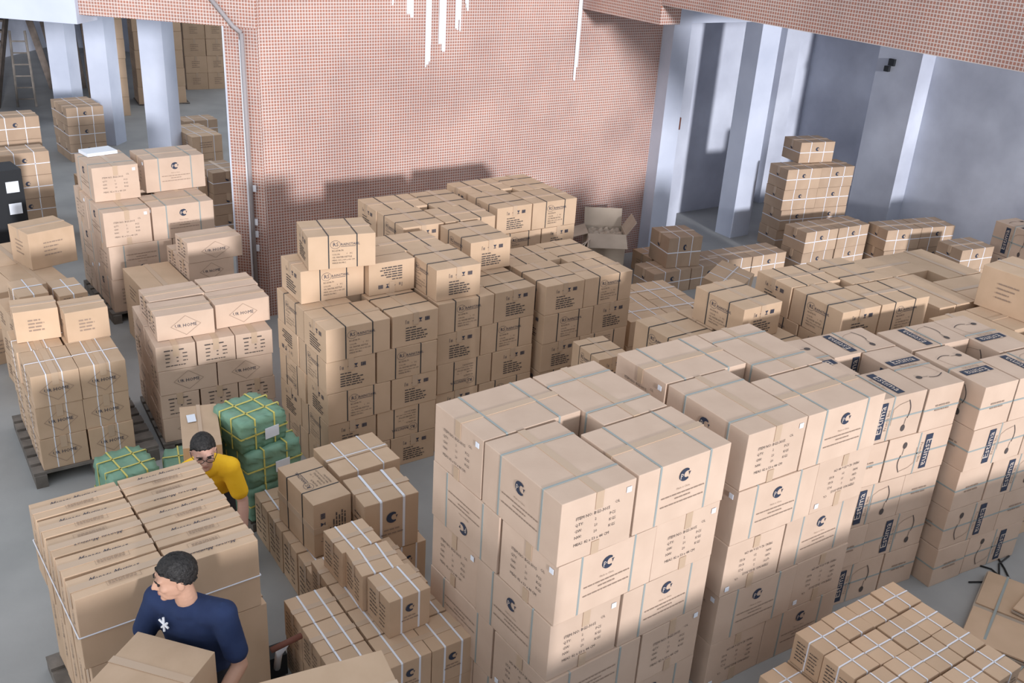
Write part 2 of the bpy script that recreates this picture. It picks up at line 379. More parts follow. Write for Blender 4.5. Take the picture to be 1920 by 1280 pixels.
def carton(t, x, y, z, rz, label, group=None, flip=False, bare=False, H=None, scale=None, name=None, tilt=None):
    k = kit(t); NBOX[0] += 1
    if NBOX[0] in SKIP:
        hh = TYPES[t][2]; mw = Matrix.Translation((x, y, z + (hh if flip else 0))) @ Matrix.Rotation(rz, 4, 'Z') @ (Matrix.Rotation(pi, 4, 'X') if flip else Matrix()) @ Matrix.Diagonal((*(scale or (1, 1, 1)), 1))
        REST.append((k['bodies'][NBOX[0] % 5], mw)); return None
    o = put(name or KIND[t], k['bodies'][NBOX[0] % 5]); hh = TYPES[t][2]
    o.location = (x, y, z + (hh if flip else 0)); o.rotation_euler = (pi if flip else 0, 0, rz)
    if tilt: o.rotation_euler = (tilt[0], tilt[1], rz)
    if scale: o.scale = scale
    tag(o, label, "carton", group)
    if not bare:
        for nm, me in k['parts']: put(nm, me, o)
        rm = o.rotation_euler.to_matrix()
        for fc, lst in k['face'].items():
            n = rm @ Vector(NORM[fc])
            if n.x < -.35 or n.y < -.35 or n.z > .5:      # printed on the sides that can be seen
                for nm, me in lst:
                    if t == 'rs' and nm == 'logo' and fc in ('left', 'right'): nm = 'handling_symbols'
                    q = put(nm, me, o)
                    if nm in ('printed_text', 'fine_print', 'handling_symbols'): q['kind'] = 'stuff'
    return o
LAY = ['top', 'second', 'third', 'fourth', 'fifth', 'sixth']
def layer_name(i, n): return 'top layer' if i == 0 else ('bottom layer' if i == n-1 else LAY[i] + ' layer')
def pin(t, x, y, yaw, layers, chir, phrase, z0=0.0, gap=.012, jit=.006):
    """pinwheel pallet block: four cartons per layer round a hole, mirrored layer by layer; (x, y) = near-left corner"""
    L, W_, H = TYPES[t][:3]; L += gap; W_ += gap; c, s = cos(R(yaw)), sin(R(yaw)); rnd = random.Random(int(x*100+y*10))
    for i in range(layers):
        ch = chir if i % 2 == 0 else ('U' if chir == 'V' else 'V'); z = z0 + (layers-1-i)*(H+.0015)
        if ch == 'V': cells = [('front corner', 'V', W_/2, L/2), ('right corner', 'U', W_+L/2, W_/2), ('rear corner', 'V', L+W_/2, W_+L/2), ('left corner', 'U', L/2, L+W_/2)]
        else: cells = [('front corner', 'U', L/2, W_/2), ('right corner', 'V', L+W_/2, L/2), ('rear corner', 'U', W_+L/2, L+W_/2), ('left corner', 'V', W_/2, W_+L/2)]
        for pos, o, bx, by in cells:
            bx += rnd.uniform(-jit, jit); by += rnd.uniform(-jit, jit)
            hid = i > 0 and pos == 'rear corner'
            carton(t, x + bx*c - by*s, y + bx*s + by*c, z, R(yaw + rnd.uniform(-.8, .8)) + (pi/2 if o == 'V' else 0) + (pi if rnd.random() < .3 and t != 'mm' else 0),
                   f'{LOOK[t]}, {layer_name(i, layers)}, {pos} of {phrase}', phrase, flip=(rnd.random() < .35 and i > 0 and t in ('pc', 'rs', 'es')), bare=hid)
def grid(t, x, y, yaw, nx, ny, nz, orient, phrase, z0=0.0, gap=.008, top=None, jit=.006, names=None):
    """regular block, nx by ny cartons, nz layers; orient 'U' long along x, 'V' long along y"""
    L, W_, H = TYPES[t][:3]; a, b = (L, W_) if orient == 'U' else (W_, L); c, s = cos(R(yaw)), sin(R(yaw)); rnd = random.Random(int(x*100+y*7))
    cols = {1: [''], 2: ['left', 'right'], 3: ['left', 'middle', 'right'], 4: ['far left', 'centre left', 'centre right', 'far right']}[nx]
    rows = {1: [''], 2: ['near', 'far'], 3: ['near', 'mid', 'far'], 4: ['nearest', 'second row', 'third row', 'rearmost'], 5: ['nearest', 'second row', 'third row', 'fourth row', 'rearmost']}[ny]
    for k in range(nz):
        for j in range(ny):
            for i in range(nx):
                if top and not top(i, j, k): continue
                bx = (i+.5)*(a+gap) + rnd.uniform(-jit, jit); by = (j+.5)*(b+gap) + rnd.uniform(-jit, jit)
                lay = layer_name(nz-1-k, nz) if nz > 1 else ''
                lb = ' '.join(q for q in (LOOK[t] + ',', (lay + ',') if lay else '', rows[j], cols[i], 'of', phrase) if q).replace(', of', ' of')
                carton(t, x + bx*c - by*s, y + bx*s + by*c, z0 + k*(H+.0015), R(yaw + rnd.uniform(-1, 1)) + (pi/2 if orient == 'V' else 0), lb, phrase,
                       bare=(0 < j < ny-1 and 0 < i < nx-1 and k < nz-1))

# ------------------------------------------------------------------ the building
m = MB(); m.quad((-8, -6, 0), (20, -6, 0), (20, 34, 0), (-8, 34, 0)); struct(m.build('floor', 'concrete'))
wallbox('wall_back', (6.28, 10.20, 2.15), (5.44, .30, 4.3), 'mosaic', 0, True)
AO = Vector((3.56, 10.06, 0)); TA = R(139.4); TT = Vector((cos(TA), sin(TA), 0)); TN = Vector((.651, .759, 0))
def ann(s, d, z=0): return AO + TT*s + TN*d + Vector((0, 0, z))
def annbox(name, s0, s1, d0, d1, z0, z1, mat, uv=False):
    return wallbox(name, ann((s0+s1)/2, (d0+d1)/2, (z0+z1)/2), (s1-s0, d1-d0, z1-z0), mat, TA - pi, uv)
annbox('wall_corner_post', -.02, .36, 0, .30, 0, 3.17, 'mosaic', True)
annbox('wall_opening_lintel', -.02, 1.90, 0, .30, 3.17, 4.3, 'mosaic', True)
annbox('trim_1', .36, .375, -.005, .31, 0, 3.17, 'plaster')
annbox('wall_left_beam', 1.90, 6.0, -.06, .34, 3.08, 4.3, 'plaster')
annbox('ceiling_annex', 6.2, 15, 3.0, 17, 3.35, 3.5, 'plaster')  # unseen; kept only over the far left corner to darken it
annbox('wall_annex_far', 0, 15, 16, 16.2, 0, 3.35, 'plaster_stained')
annbox('wall_annex_left', 12, 12.2, .3, 16, 0, 3.35, 'plaster_stained')
for n_, (px, py) in enumerate(((4.00, 15.76), (3.80, 18.72), (3.50, 20.68))):
    wallbox(f'wall_column_{n_+1}', (px, py, 1.7), (.38, .38, 3.4), 'plaster', R(-41))
# right-hand beam, soffit room, columns
wallbox('wall_right_beam', (7.80, 9.33, 3.86), (.30, 1.44, 1.06), 'mosaic', 0, True)
wallbox('wall_right_lintel', (7.80, 3.0, 3.965), (.30, 11.22, .85), 'mosaic', 0, True)
wallbox('ceiling_right', (10.9, 9.4, 3.70), (5.9, 4.2, .25), 'plaster')  # unseen; put in to dim the side room, cut back for more sky light
wallbox('wall_column_a', (9.15, 10.02, 1.8), (.30, .36, 3.6), 'plaster')
wallbox('wall_column_b', (10.92, 10.10, 1.8), (.38, .32, 3.6), 'plaster')
wallbox('trim_2', (10.0, 10.12, 3.38), (1.5, .3, .48), 'plaster')
wallbox('wall_stub', (9.62, 10.40, 1.8), (.66, .12, 3.6), 'plaster_stained')
wallbox('wall_recess_back', (11.5, 11.35, 1.8), (4.2, .2, 3.6), 'plaster_stained')
wallbox('wall_right', (13.5, 5.6, 1.8), (.2, 11.6, 3.6), 'plaster_stained')
wallbox('wall_pilaster_right', (13.25, 9.35, 1.8), (.34, .75, 3.6), 'plaster_stained')
wallbox('wall_pilaster_rear', (12.75, 11.2, 1.8), (.35, .16, 3.6), 'plaster_stained')
wallbox('shade_block', (4.9, 1.1, .58), (5.4, .15, 1.16), 'plaster_stained')  # unseen slab added to shade the lower carton fronts
wallbox('shade_block_left', (-.6, 1.1, .86), (5.6, .15, 1.72), 'plaster_stained')  # taller unseen slab added to keep the left foreground in shade
lamp_frame = struct(empty('fill_lamp_frame', (-7.15, 5, 3.6)))  # bar frame made up around the added fill lamp, out of view
for y_ in range(7): m = MB(); m.box((0, -6.1 + y_*12.2/6, 0), (.12, .12, 3.6)); m.build('frame_upright', 'paint_white', lamp_frame)
for z_ in (-1.8, 0, 1.8): m = MB(); m.box((0, 0, z_), (.12, 12.3, .12)); m.build('frame_bar', 'paint_white', lamp_frame)
# plaster drips on the mosaic
m = MB(); rnd = random.Random(3)
for x_, w_, l_ in ((5.08, .05, .25), (5.30, .09, .45), (5.52, .07, .95), (5.70, .10, .75), (5.90, .09, .55), (6.02, .05, .3), (7.62, .07, 1.2), (7.76, .05, .35)):
    for i in range(5):
        q_ = l_*rnd.uniform(.6, 1); m.box((x_ + rnd.uniform(-.03, .03), 10.049 - .0016*len(m.f)/6*.2, 3.62 - q_/2), (w_*rnd.uniform(.2, .5), .006, q_))
struct(m.build('trim_3', 'paint_white'))
# broken conduit on the corner post
root = empty('drain_pipe', ann(.16, -.03, .0)); tag(root, 'broken grey drain pipe running down the mosaic corner post', 'pipe')
def lann(s, d, z): return ann(s, d, z) - Vector(root.location)
m = MB(); m.tube([lann(.155, -.035, 3.12), lann(.15, -.035, 2.0), lann(.135, -.035, .3)], .022); m.build('pipe', 'pipe', root, True)
m = MB(); m.tube([lann(.155, -.035, 3.12), lann(.24, -.035, 3.18), lann(.52, -.035, 3.50)], .022); m.build('pipe', 'pipe', root, True)
m = MB(); m.box(lann(.185, -.012, 1.7), (.02, .02, 2.7), Matrix.Rotation(TA, 3, 'Z')); m.build('render_strip', 'paint_white', root)
for z_ in (1.5, 1.12, .98, .82):
    m = MB(); m.box(lann(.115, -.02, z_), (.05, .02, .07), Matrix.Rotation(TA, 3, 'Z')); m.build('pipe_clip', 'paint_white', root)
# fittings on the white walls
root = empty('switch_box', (9.56, 10.34, 1.74)); tag(root, 'dark red switch box with hanging wires on white wall between columns', 'switch box')
m = MB(); m.box((0, -.05, 0), (.30, .09, .17)); m.build('housing', 'rust', root)
m = MB(); m.box((-.08, -.10, .0), (.09, .02, .11)); m.build('cover', 'black_plastic', root)
for i, dx in enumerate((-.10, -.03, .04, .11)):
    m = MB(); m.tube([(dx, -.02, .34), (dx + .03, -.05, .30), (dx + .01, -.06, .2 + .04*(i % 2)), (dx - .02, -.04, .09)], .006, 6); m.build('wire', 'cable', root)
root = empty('wall_socket', (13.06, 9.45, 2.55)); tag(root, 'small dark broken wall socket high on the pilaster', 'socket')
m = MB(); m.box((0, 0, .04), (.05, .10, .10)); m.box((-.02, .05, -.06), (.05, .08, .08)); m.build('housing', 'black_plastic', root)
root = empty('ceiling_pipe', (11.5, 9.3, 3.4)); tag(root, 'grey metal pipe under the ceiling of the white side room', 'pipe')
m = MB(); m.tube([(-.3, .2, 0), (1.6, -.1, 0)], .035); m.build('pipe', 'steel', root, True)
m = MB(); m.tube([(-.3, .28, .07), (1.6, -.02, .07)], .02); m.build('pipe', 'steel', root, True)

# ------------------------------------------------------------------ pallets
def pallet(x, y, w, d, yaw, label, z=0.12):
    root = empty('pallet', (x, y, 0), R(yaw)); tag(root, label, 'pallet')
    n = max(4, int(d/.16)); bw = d/n*.72
    for i in range(n):
        m = MB(); m.box((w/2, (i+.5)*d/n, z-.011), (w, bw, .022)); m.build('deck_board', 'wood_pallet', root)
    for i in range(3):
        m = MB(); m.box((.05 + i*(w-.1)/2, d/2, (z-.022)/2), (.09, d, z-.022)); m.build('stringer', 'wood_pallet', root)
    return root

# ------------------------------------------------------------------ the big pallet blocks
pin('pc', 2.53, 3.14, 2.5, 5, 'V', 'tall stack at front centre')
pin('pc', 3.855, 3.20, -.5, 5, 'V', 'tall stack right of front centre')
pin('es', 5.10, 3.37, -6, 5, 'U', 'left navy-label stack')
pin('es', 6.115, 3.14, -5, 5, 'V', 'right navy-label stack')
pin('rs', 2.73, 6.50, 1, 5, 'U', 'left stack in row before mosaic wall')
pin('rs', 3.77, 6.58, 1, 5, 'U', 'middle stack in row before mosaic wall')
pin('rs', 4.83, 6.53, 0, 5, 'V', 'right stack in row before mosaic wall')
pin('rs', 4.03, 7.72, 0, 6, 'V', 'left rear stack nearest mosaic wall')
pin('rs', 5.17, 7.90, 1, 6, 'V', 'right rear stack nearest mosaic wall')
pin('rs', 5.10, 4.60, 0, 5, 'U', 'stack behind left navy-label stack')
pin('rs', 6.26, 4.48, -4, 6, 'V', 'stack behind right navy-label stack')
pin('pl', 7.62, 4.50, -4, 4, 'V', 'wide stack in right midground')
pin('pl', 7.25, 3.20, -3, 4, 'U', 'stack at right picture edge')
H6 = .2845*5; 
for t_, x_, y_, o_, k_, lb in (
    ('rs', 3.04, 7.28, 0, 5, 'bright black-strapped carton second below the lone top carton at left'),
    ('rs', 3.14, 7.22, -10, 6, 'lone black-strapped carton topping everything left of mosaic wall'),
    ('rs', 3.545, 7.27, 90, 5, 'upside-down carton beneath right end of the lone top carton'),
    ('rs', 3.90, 7.40, 0, 5, 'carton lying rearmost on the middle stack before mosaic wall'),
    ('rs', 3.995, 6.92, 90, 5, 'bright carton on front of middle stack before mosaic wall'),
    ('rs', 4.61, 7.40, 90, 5, 'carton on right rear of middle stack before mosaic wall'),
    ('rs', 5.78, 5.16, 90, 5, 'lone upright-lettered carton topping stack behind left navy-label stack')):
    carton(t_, x_, y_, k_*.2845, R(o_), lb, flip='upside' in lb)
carton('pl', 8.25, 4.16, 4*.3745, R(3) + pi/2, 'large tan carton alone at right edge above the stack', scale=(.8, 1.0, 1.0))
pin('pc', 1.98, 10.58, 3, 3, 'V', 'logo stack by the left opening', .12)
pallet(1.95, 10.55, 1.2, 1.2, 3, 'grey pallet under the logo stack by the left opening')
carton('pc', 2.22, 11.36, .12 + 3*.3795, R(93), 'sunlit logo carton with text end on stack by left opening')
carton('pc', 2.90, 11.42, .12 + 3*.3795, R(4), 'logo carton beside the sunlit one on stack by left opening')
o = MB(); o.box((0, 0, .018), (.34, .24, .036)); o = o.build('foam_slab', 'foam'); o.location = (2.2, 11.62, .12 + 4*.3795 + .002); o.rotation_euler = (0, 0, .2)
tag(o, 'white foam slab lying on sunlit logo carton', 'foam slab')
# diamond-print stack in front of the wall corner
pallet(1.70, 7.66, 1.02, 1.02, -3, 'low pallet under large diamond-print stack', .06)
Z_ = .062
ph = 'large stack left of wall corner'
for k in range(4):
    u = k % 2 == 0; L_, Wd, Hh = TYPES['ur'][:3]; rnd = random.Random(k)
    a, b = (L_, Wd) if u else (Wd, L_); nx, ny = (2, 3) if u else (3, 2)
    cols = ['left', 'right'] if u else ['left', 'middle', 'right']; rows = ['near', 'mid', 'far'] if u else ['near', 'far']
    for j in range(ny):
        for i in range(nx):
            bx, by = (i+.5)*(a+.008), (j+.5)*(b+.008); c, s = cos(R(-3)), sin(R(-3))
            carton('ur', 1.72 + bx*c - by*s, 7.70 + bx*s + by*c, Z_ + k*.2275, R(-3 + rnd.uniform(-1, 1)) + (0 if u else pi/2),
                   f"{LOOK['ur']}, {['bottom', 'third', 'second', 'upper full'][k]} layer, {rows[j]} {cols[i]} of {ph}", ph, bare=(u and j == 1))
for x_, y_, r_, lb in ((2.02, 7.97, -2, 'front diamond-print carton lying atop large stack left of wall corner'), (2.05, 8.33, 2, 'rear left diamond-print carton atop large stack by wall corner'),
                   (2.53, 8.02, 0, 'right diamond-print carton atop large stack by wall corner'), (2.55, 8.36, 0, 'rear right plain-topped carton atop large stack by wall corner')):
    carton('ur', x_, y_, Z_ + 4*.2275, R(r_), lb)
# white-strapped pallet at far left
pallet(.66, 7.55, .98, 1.12, 0, 'worn pallet with projecting boards at far left', .13)
grid('us', .74, 7.58, 1, 2, 2, 3, 'V', 'pallet at far left', .132)
carton('sm', .94, 8.40, .132 + 3*.2815, R(-3), 'text-printed carton atop left of pallet at far left')
carton('sm', 1.29, 8.24, .132 + 3*.2815, R(1), 'taped text carton atop right of pallet at far left')
# mixed pile behind it
grid('sm', .85, 9.05, 6, 2, 2, 3, 'V', 'low pile behind the far-left pallet')
grid('pl', .55, 10.0, 10, 2, 2, 2, 'V', 'heap of taped cartons near the left edge')
carton('pl', 1.40, 10.83, .748, R(16), 'labelled taped carton topping the heap near left edge', scale=(.68, .92, 1.05))
for n_, (x_, y_, z_) in enumerate(((1.36, 10.58, .82), (1.52, 10.62, 1.0))):
    pass
carton('wt', 1.03, 9.42, .816, R(5), 'strapped slim carton on low pile behind the far-left pallet', scale=(1.1, 2.0, .9))
carton('wt', 1.36, 9.40, .816, R(5), 'second strapped slim carton on low pile behind far-left pallet', scale=(1.1, 2.0, .7))
# cartons before the opening
grid('pl', 2.08, 9.55, 3, 1, 1, 2, 'V', 'pair left of the yellowish diamond carton', .0, top=None)
grid('ur', 2.58, 9.68, 4, 1, 2, 4, 'U', 'small stack before the opening')
carton('ur', 2.86, 9.88, 4*.2275, R(4), 'yellowish diamond-print carton topping small stack before opening', scale=(1.2, 1.1, 1.0))

# green bales
pallet(1.96, 6.18, .50, .60, 12, 'small pallet under green wrapped bales', .09)
def bale(x, y, z, w, d, h, yaw, label):
    rnd = random.Random(int(x*100 + z*37)); bm = bmesh.new(); bmesh.ops.create_cube(bm, size=1)
    bmesh.ops.subdivide_edges(bm, edges=list(bm.edges), cuts=9, use_grid_fill=True)
    for v in bm.verts:
        p = v.co.copy(); q = Vector((p.x*2, p.y*2, p.z*2)); k = max(abs(q.x), abs(q.y), abs(q.z)); l = q.length
        q = q*(.80 + .20*(1.0/max(l, 1e-6))*1.35) if l > 1.2 else q
        wr = .010*sin(q.x*9 + q.z*17 + z*7) + .008*sin(q.y*13 - q.z*11) + rnd.uniform(-.003, .003)
        v.co = Vector((q.x*w/2, q.y*d/2, (q.z+1)*h/2)) + Vector((wr*.7, wr*.7, wr*.5 if q.z > -.9 else 0))
    me = bpy.data.meshes.new('bale'); bm.to_mesh(me); bm.free(); me.materials.append(MAT['green_wrap']); me.polygons.foreach_set('use_smooth', [True]*len(me.polygons))
    o = put('bale', me); o.location = (x, y, z); o.rotation_euler = (0, 0, R(yaw)); tag(o, label, 'bale', 'green wrapped bales')
    for ax, ps, D in (('x', (.3, .72), w), ('y', (.3, .7), d), ('z', (.5,), h)):
        for q in ps:
            m = MB(); ring(m, ax, (q-.5)*D if ax != 'z' else q*D, w+.012, d+.012, h+.006, .012, .004); m.build('strap', 'strap_yellow', o)
    m = MB(); m.box((.06, -d/2-.012, h*.42), (.12, .006, .09)); m.build('address_label', 'sticker', o)
bale(2.13, 6.44, .09, .46, .44, .30, 13, 'lowest green bale on small pallet')
bale(2.14, 6.44, .39, .46, .44, .29, 10, 'middle green bale of the wrapped stack')
bale(2.08, 6.46, .68, .40, .38, .25, 14, 'topmost green bale with white label')
bale(1.66, 6.66, .02, .38, .50, .44, -12, 'green bale half hidden behind the brown upright carton')
bale(1.22, 6.78, .02, .36, .40, .50, 8, 'green bale left of the brown upright carton')
carton('pl', 1.70, 6.44, .47, R(-14) + pi/2, 'brown carton with white labels beside green bales', scale=(.88, .56, 1.12))
m = MB(); m.box((0, 0, 0), (.13, .11, .002)); o = m.build('paper_label', 'sticker', bpy.data.objects['plain_carton.032']); o.location = (.12, .10, .378); o.rotation_euler = (0, 0, .1)

# white-strapped small carton heap in the centre foreground
grid('ws', 1.66, 3.86, 0, 3, 4, 2, 'U', 'heap in centre foreground', top=lambda i, j, k: not (i == 0 and j > 2))
for y_, n_ in ((4.22, 'nearest'), (4.50, 'middle'), (4.78, 'rearmost')):
    carton('ws', 2.20 + (4.22-y_)*.08, y_, .539, R(2 if n_ != 'middle' else -3), f'{n_} of three cartons in a row atop heap in centre foreground', 'row atop the foreground heap')
L_, Wd, Hh = TYPES['ws'][:3]
for j in range(4):
    for i in range(3):
        carton('ws', 1.98 + (i+.5)*.288, 5.03 + (j+.5)*.285, 0, R(random.uniform(-1, 1)), f"{LOOK['ws']}, {['nearest', 'second', 'third', 'rearmost'][j]} row {['left', 'middle', 'right'][i]} under tipped black-strapped carton", 'low block behind the foreground heap', scale=(1, 1, 1.37))
o = carton('rs', 2.05, 5.50, .372 + .2165, R(94), 'tipped black-strapped carton lying on its side above small cartons', tilt=(-pi/2, 0)); o.location.x = 2.33
carton('ws', 2.57, 5.22, .372, R(-1), 'logo carton with white straps beside tipped black-strapped carton', scale=(1.46, 1.36, 1.58))
carton('wf', 2.62, 5.72, .372, R(2), 'cross-strapped carton behind tipped black-strapped carton', scale=(1, 1, 1.5))

# narrow script-lettered stack, with pallet jack
pallet(.42, 4.34, 1.06, 1.08, 3, 'pallet under narrow script-lettered stack')
ph = 'script-lettered stack in left foreground'
for k in range(2):
    for j in range(5):
        for i in range(2):
            bx, by = .245 + i*.492 + (.03 if k == 0 else 0), .10 + j*.20; c, s = cos(R(3)), sin(R(3))
            carton('mm', .46 + bx*c - by*s, 4.38 + bx*s + by*c, .122 if k == 0 else .788, R(3 + random.uniform(-1.2, 1.2)) + (pi if (i + 2*j) % 3 == 1 else 0),
                   f"{LOOK['mm']}, {['lower', 'upper'][k]} layer, {['nearest', 'second', 'third', 'fourth', 'rearmost'][j]} {['left', 'right'][i]} of {ph}", ph, scale=(1, 1, 1.46) if k == 0 else None)
root = empty('bundling_strap', (.46, 4.38, 1.0), R(3)); tag(root, 'thin white strap bound round the upper script-lettered cartons', 'strap')
m = MB(); hw = .004
for (a, b) in (((.0, .004), (.975, .004)), ((.978, .004), (.978, .99)), ((.0, .99), (.0, .004)), ((.978, .99), (.0, .99))):
    m.tube([(*a, 0), (*b, 0)], .004, 6)
m.build('strap', 'strap_white', root)
root = empty('pallet_jack', (1.56, 4.25, 0)); tag(root, 'pallet jack with worn white handle beside script-lettered stack', 'pallet jack')
m = MB(); m.tube([(0, .36, .12), (-.03, .22, .36), (-.06, .02, .60)], .022); m.build('handle', 'paint_white', root, True)
m = MB(); m.tube([(-.15, .0, .61), (.04, .02, .62)], .018); m.build('grip', 'rust', root, True)
m = MB(); m.box((0, .42, .12), (.14, .12, .16)); m.build('pump_housing', 'black_plastic', root)
for s_ in (-1, 1):
    m = MB(); m.tube([(s_*.04, .42, .04), (s_*.07, .42, .04)], .04, 10); m.build('wheel', 'black_plastic', root, True)

# carton close to the camera at the bottom edge, stacked on two more
for k in range(3):
    carton('pl', 1.31, 3.13, k*.3745 + .12, R(-8), ['lowest carton of the short pile at bottom edge', 'middle carton of the short pile at bottom edge', 'large plain carton cropped by bottom edge beside heap'][k], scale=(.86, 1.0, 1.0))
pallet(.97, 2.86, .68, .56, -8, 'pallet under short pile at bottom edge')

# cross-strapped small cartons, bottom right
grid('wt', 4.15, 1.93, 1, 4, 4, 3, 'U', 'tidy block at bottom right')
grid('wt', 3.91, 1.93, 1, 1, 4, 2, 'U', 'step left of tidy block at bottom right')
# flattened cartons and cables on the floor
for n_, (x_, y_, w_, d_, z_, rz, lab, lb) in enumerate(((5.62, 2.92, .55, .42, .0, -2, 1, 'flattened carton with label behind tidy block'), (5.78, 2.36, .72, .55, .0, 5, 1, 'flattened carton with square label right of tidy block'),
        (6.32, 2.55, .95, .60, .033, 22, 0, 'large folded sheet of carton on the floor at right'), (6.75, 2.45, .75, .5, .066, 12, 1, 'topmost flattened carton at right edge'))):
    root = empty('flattened_carton', (x_, y_, z_), R(rz)); tag(root, lb, 'cardboard')
    m = MB(); m.box((0, 0, .008), (w_, d_, .014)); m.build('lower_sheet', 'card_grey', root)
    m = MB(); m.box((-w_*.27, 0, .024), (w_*.44, d_*.98, .012), Matrix.Rotation(.03, 3, 'Y')); m.build('flap', 'card', root)
    m = MB(); m.box((w_*.24, 0, .024), (w_*.48, d_*.96, .012), Matrix.Rotation(-.02, 3, 'Y')); m.build('flap', 'card', root)
    for q in (-.2, .25):
        m = MB(); m.box((0, d_*q, .033), (w_, .018, .003)); m.build('strap', 'strap_grey', root)
    if lab: m = MB(); m.box((w_*.18, 0, .034), (.16, .11, .003), Matrix.Rotation(.3, 3, 'Z')); m.build('label', 'sticker', root)
for n_, (pts, lb) in enumerate((([(6.45, 3.02), (6.62, 2.93), (6.74, 2.95), (6.88, 3.04), (7.05, 3.06)], 'black cable curling on the floor near right edge'),
                                ([(6.72, 3.10), (6.76, 3.03), (6.74, 2.96), (6.66, 2.82), (6.75, 2.74)], 'second black cable crossing the first on the floor'),
                                ([(6.95, 3.10), (6.86, 2.98), (6.75, 2.86), (6.70, 2.80)], 'third black cable on the floor beside flattened cartons'))):
    m = MB(); m.tube([(x_, y_, .008) for x_, y_ in pts], .007, 6); tag(m.build('cable', 'cable', None, True), lb, 'cable')

# right midground: flat strapped cartons, lone logo carton, side-room stacks
grid('wf', 5.98, 6.66, -7, 2, 2, 3, 'U', 'strapped block right of the stack row', .0)
carton('sm', 4.90, 5.78, .0, R(-4), 'base carton of narrow pile behind tall front stacks', scale=(.9, 1.2, 2.05)); carton('sm', 4.90, 5.78, .5555, R(-4), 'middle carton of narrow pile behind tall front stacks', scale=(.9, 1.2, 1.1))
carton('rs', 4.90, 5.78, .855, R(86), 'small black-strapped carton peeping above tall front stack', scale=(.72, .72, 1.0))
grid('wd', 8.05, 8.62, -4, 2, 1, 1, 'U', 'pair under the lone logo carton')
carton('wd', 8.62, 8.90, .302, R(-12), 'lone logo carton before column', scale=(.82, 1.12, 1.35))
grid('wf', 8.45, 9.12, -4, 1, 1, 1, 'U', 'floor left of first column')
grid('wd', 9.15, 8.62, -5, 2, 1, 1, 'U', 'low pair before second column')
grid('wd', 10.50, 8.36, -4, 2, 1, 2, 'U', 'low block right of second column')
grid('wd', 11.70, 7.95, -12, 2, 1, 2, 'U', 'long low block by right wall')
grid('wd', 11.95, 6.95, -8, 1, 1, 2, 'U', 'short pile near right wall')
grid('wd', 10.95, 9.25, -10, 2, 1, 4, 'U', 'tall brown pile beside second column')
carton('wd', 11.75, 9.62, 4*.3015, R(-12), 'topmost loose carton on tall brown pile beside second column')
carton('es', 12.95, 6.75, .0, R(85), 'lower navy-label carton near right wall', scale=(1, 1.2, 1.3)); carton('es', 12.95, 6.75, .442, R(85), 'upper navy-label carton near right wall', scale=(1, 1.2, 1.3))
carton('wf', 8.40, 7.72, .0, R(20), 'low carton under the tilted flat carton'); carton('wf', 8.42, 7.74, .30, R(20), 'tilted flat carton with white straps', tilt=(R(9), R(-12)))
# open carton with crumpled paper by the wall
root = empty('open_carton', (7.95, 9.55, 0), R(-30)); tag(root, 'open grey carton full of paper against mosaic wall', 'open carton')
m = MB(); w_, d_, h_, t_ = .50, .40, .62, .008
for cx, cy, sx, sy in ((0, -d_/2, w_, t_), (0, d_/2, w_, t_), (-w_/2, 0, t_, d_), (w_/2, 0, t_, d_)): m.box((cx, cy, h_/2), (sx, sy, h_))
m.box((0, 0, .005), (w_, d_, .01)); m.build('body', 'card_grey', root)
for nm, c_, s_, r_ in (('flap', (0, -d_/2-.10, h_-.06), (w_, .24, .007), Matrix.Rotation(.55, 3, 'X')), ('flap', (0, d_/2+.04, h_+.10), (w_, .24, .007), Matrix.Rotation(1.2, 3, 'X')),
                       ('flap', (-w_/2-.12, 0, h_-.03), (.26, d_, .007), Matrix.Rotation(-.3, 3, 'Y')), ('flap', (w_/2+.06, 0, h_+.08), (.22, d_, .007), Matrix.Rotation(-1.0, 3, 'Y'))):
    m = MB(); m.box(c_, s_, r_); m.build(nm, 'card_grey', root)
bm = bmesh.new(); bmesh.ops.create_grid(bm, x_segments=16, y_segments=14, size=.5); rnd = random.Random(5)
for v in bm.verts: v.co = Vector((v.co.x*w_*.94, v.co.y*d_*.94, h_ - .05 + .035*sin(v.co.x*19) * cos(v.co.y*15) + rnd.uniform(-.018, .018)))
me = bpy.data.meshes.new('paper'); bm.to_mesh(me); bm.free(); me.materials.append(MAT['card_grey']); put('crumpled_paper', me, root)
m = MB()
for i in range(3): m.box((7.30 + i*.03, 9.30, .34), (.40, .012, .60), Matrix.Rotation(.5 + .2*i, 3, 'Z') @ Matrix.Rotation(.35, 3, 'X'))
tag(m.build('cardboard_offcuts', 'card_grey'), 'leaning cardboard offcuts beside the open grey carton', 'cardboard')

# ------------------------------------------------------------------ left annex contents
grid('wd', 1.38, 13.60, 4, 1, 1, 4, 'U', 'brown pile at left edge')
grid('wd', 1.42, 14.30, 4, 1, 1, 5, 'U', 'higher brown pile at left edge')
grid('wd', 2.90, 17.55, 6, 1, 2, 3, 'U', 'pile between first two left columns')
grid('wf', 2.35, 13.0, 4, 3, 2, 3, 'U', 'low block behind the left logo stack')
grid('wd', 4.75, 17.35, 4, 1, 1, 2, 'U', 'low pile right of the left columns')
grid('wf', 4.30, 15.35, 6, 1, 2, 3, 'U', 'strapped pile behind wall corner')
grid('wd', 3.85, 12.95, 4, 1, 1, 3, 'V', 'pile just behind the corner post')
grid('pl', 5.05, 21.75, -6, 2, 1, 7, 'V', 'tall pile seen between the columns')
grid('pl', 6.45, 23.1, -6, 2, 1, 7, 'V', 'farthest tall pile at left')
grid('pl', 3.95, 20.9, -6, 1, 1, 6, 'U', 'pile behind second left column')
pallet(5.03, 21.7, 1.05, .80, -6, 'dark pallet under tall pile between the columns', .02)
root = empty('appliance', (1.28, 12.60, 0), R(8)); tag(root, 'tall black appliance with white labels at left edge', 'appliance')
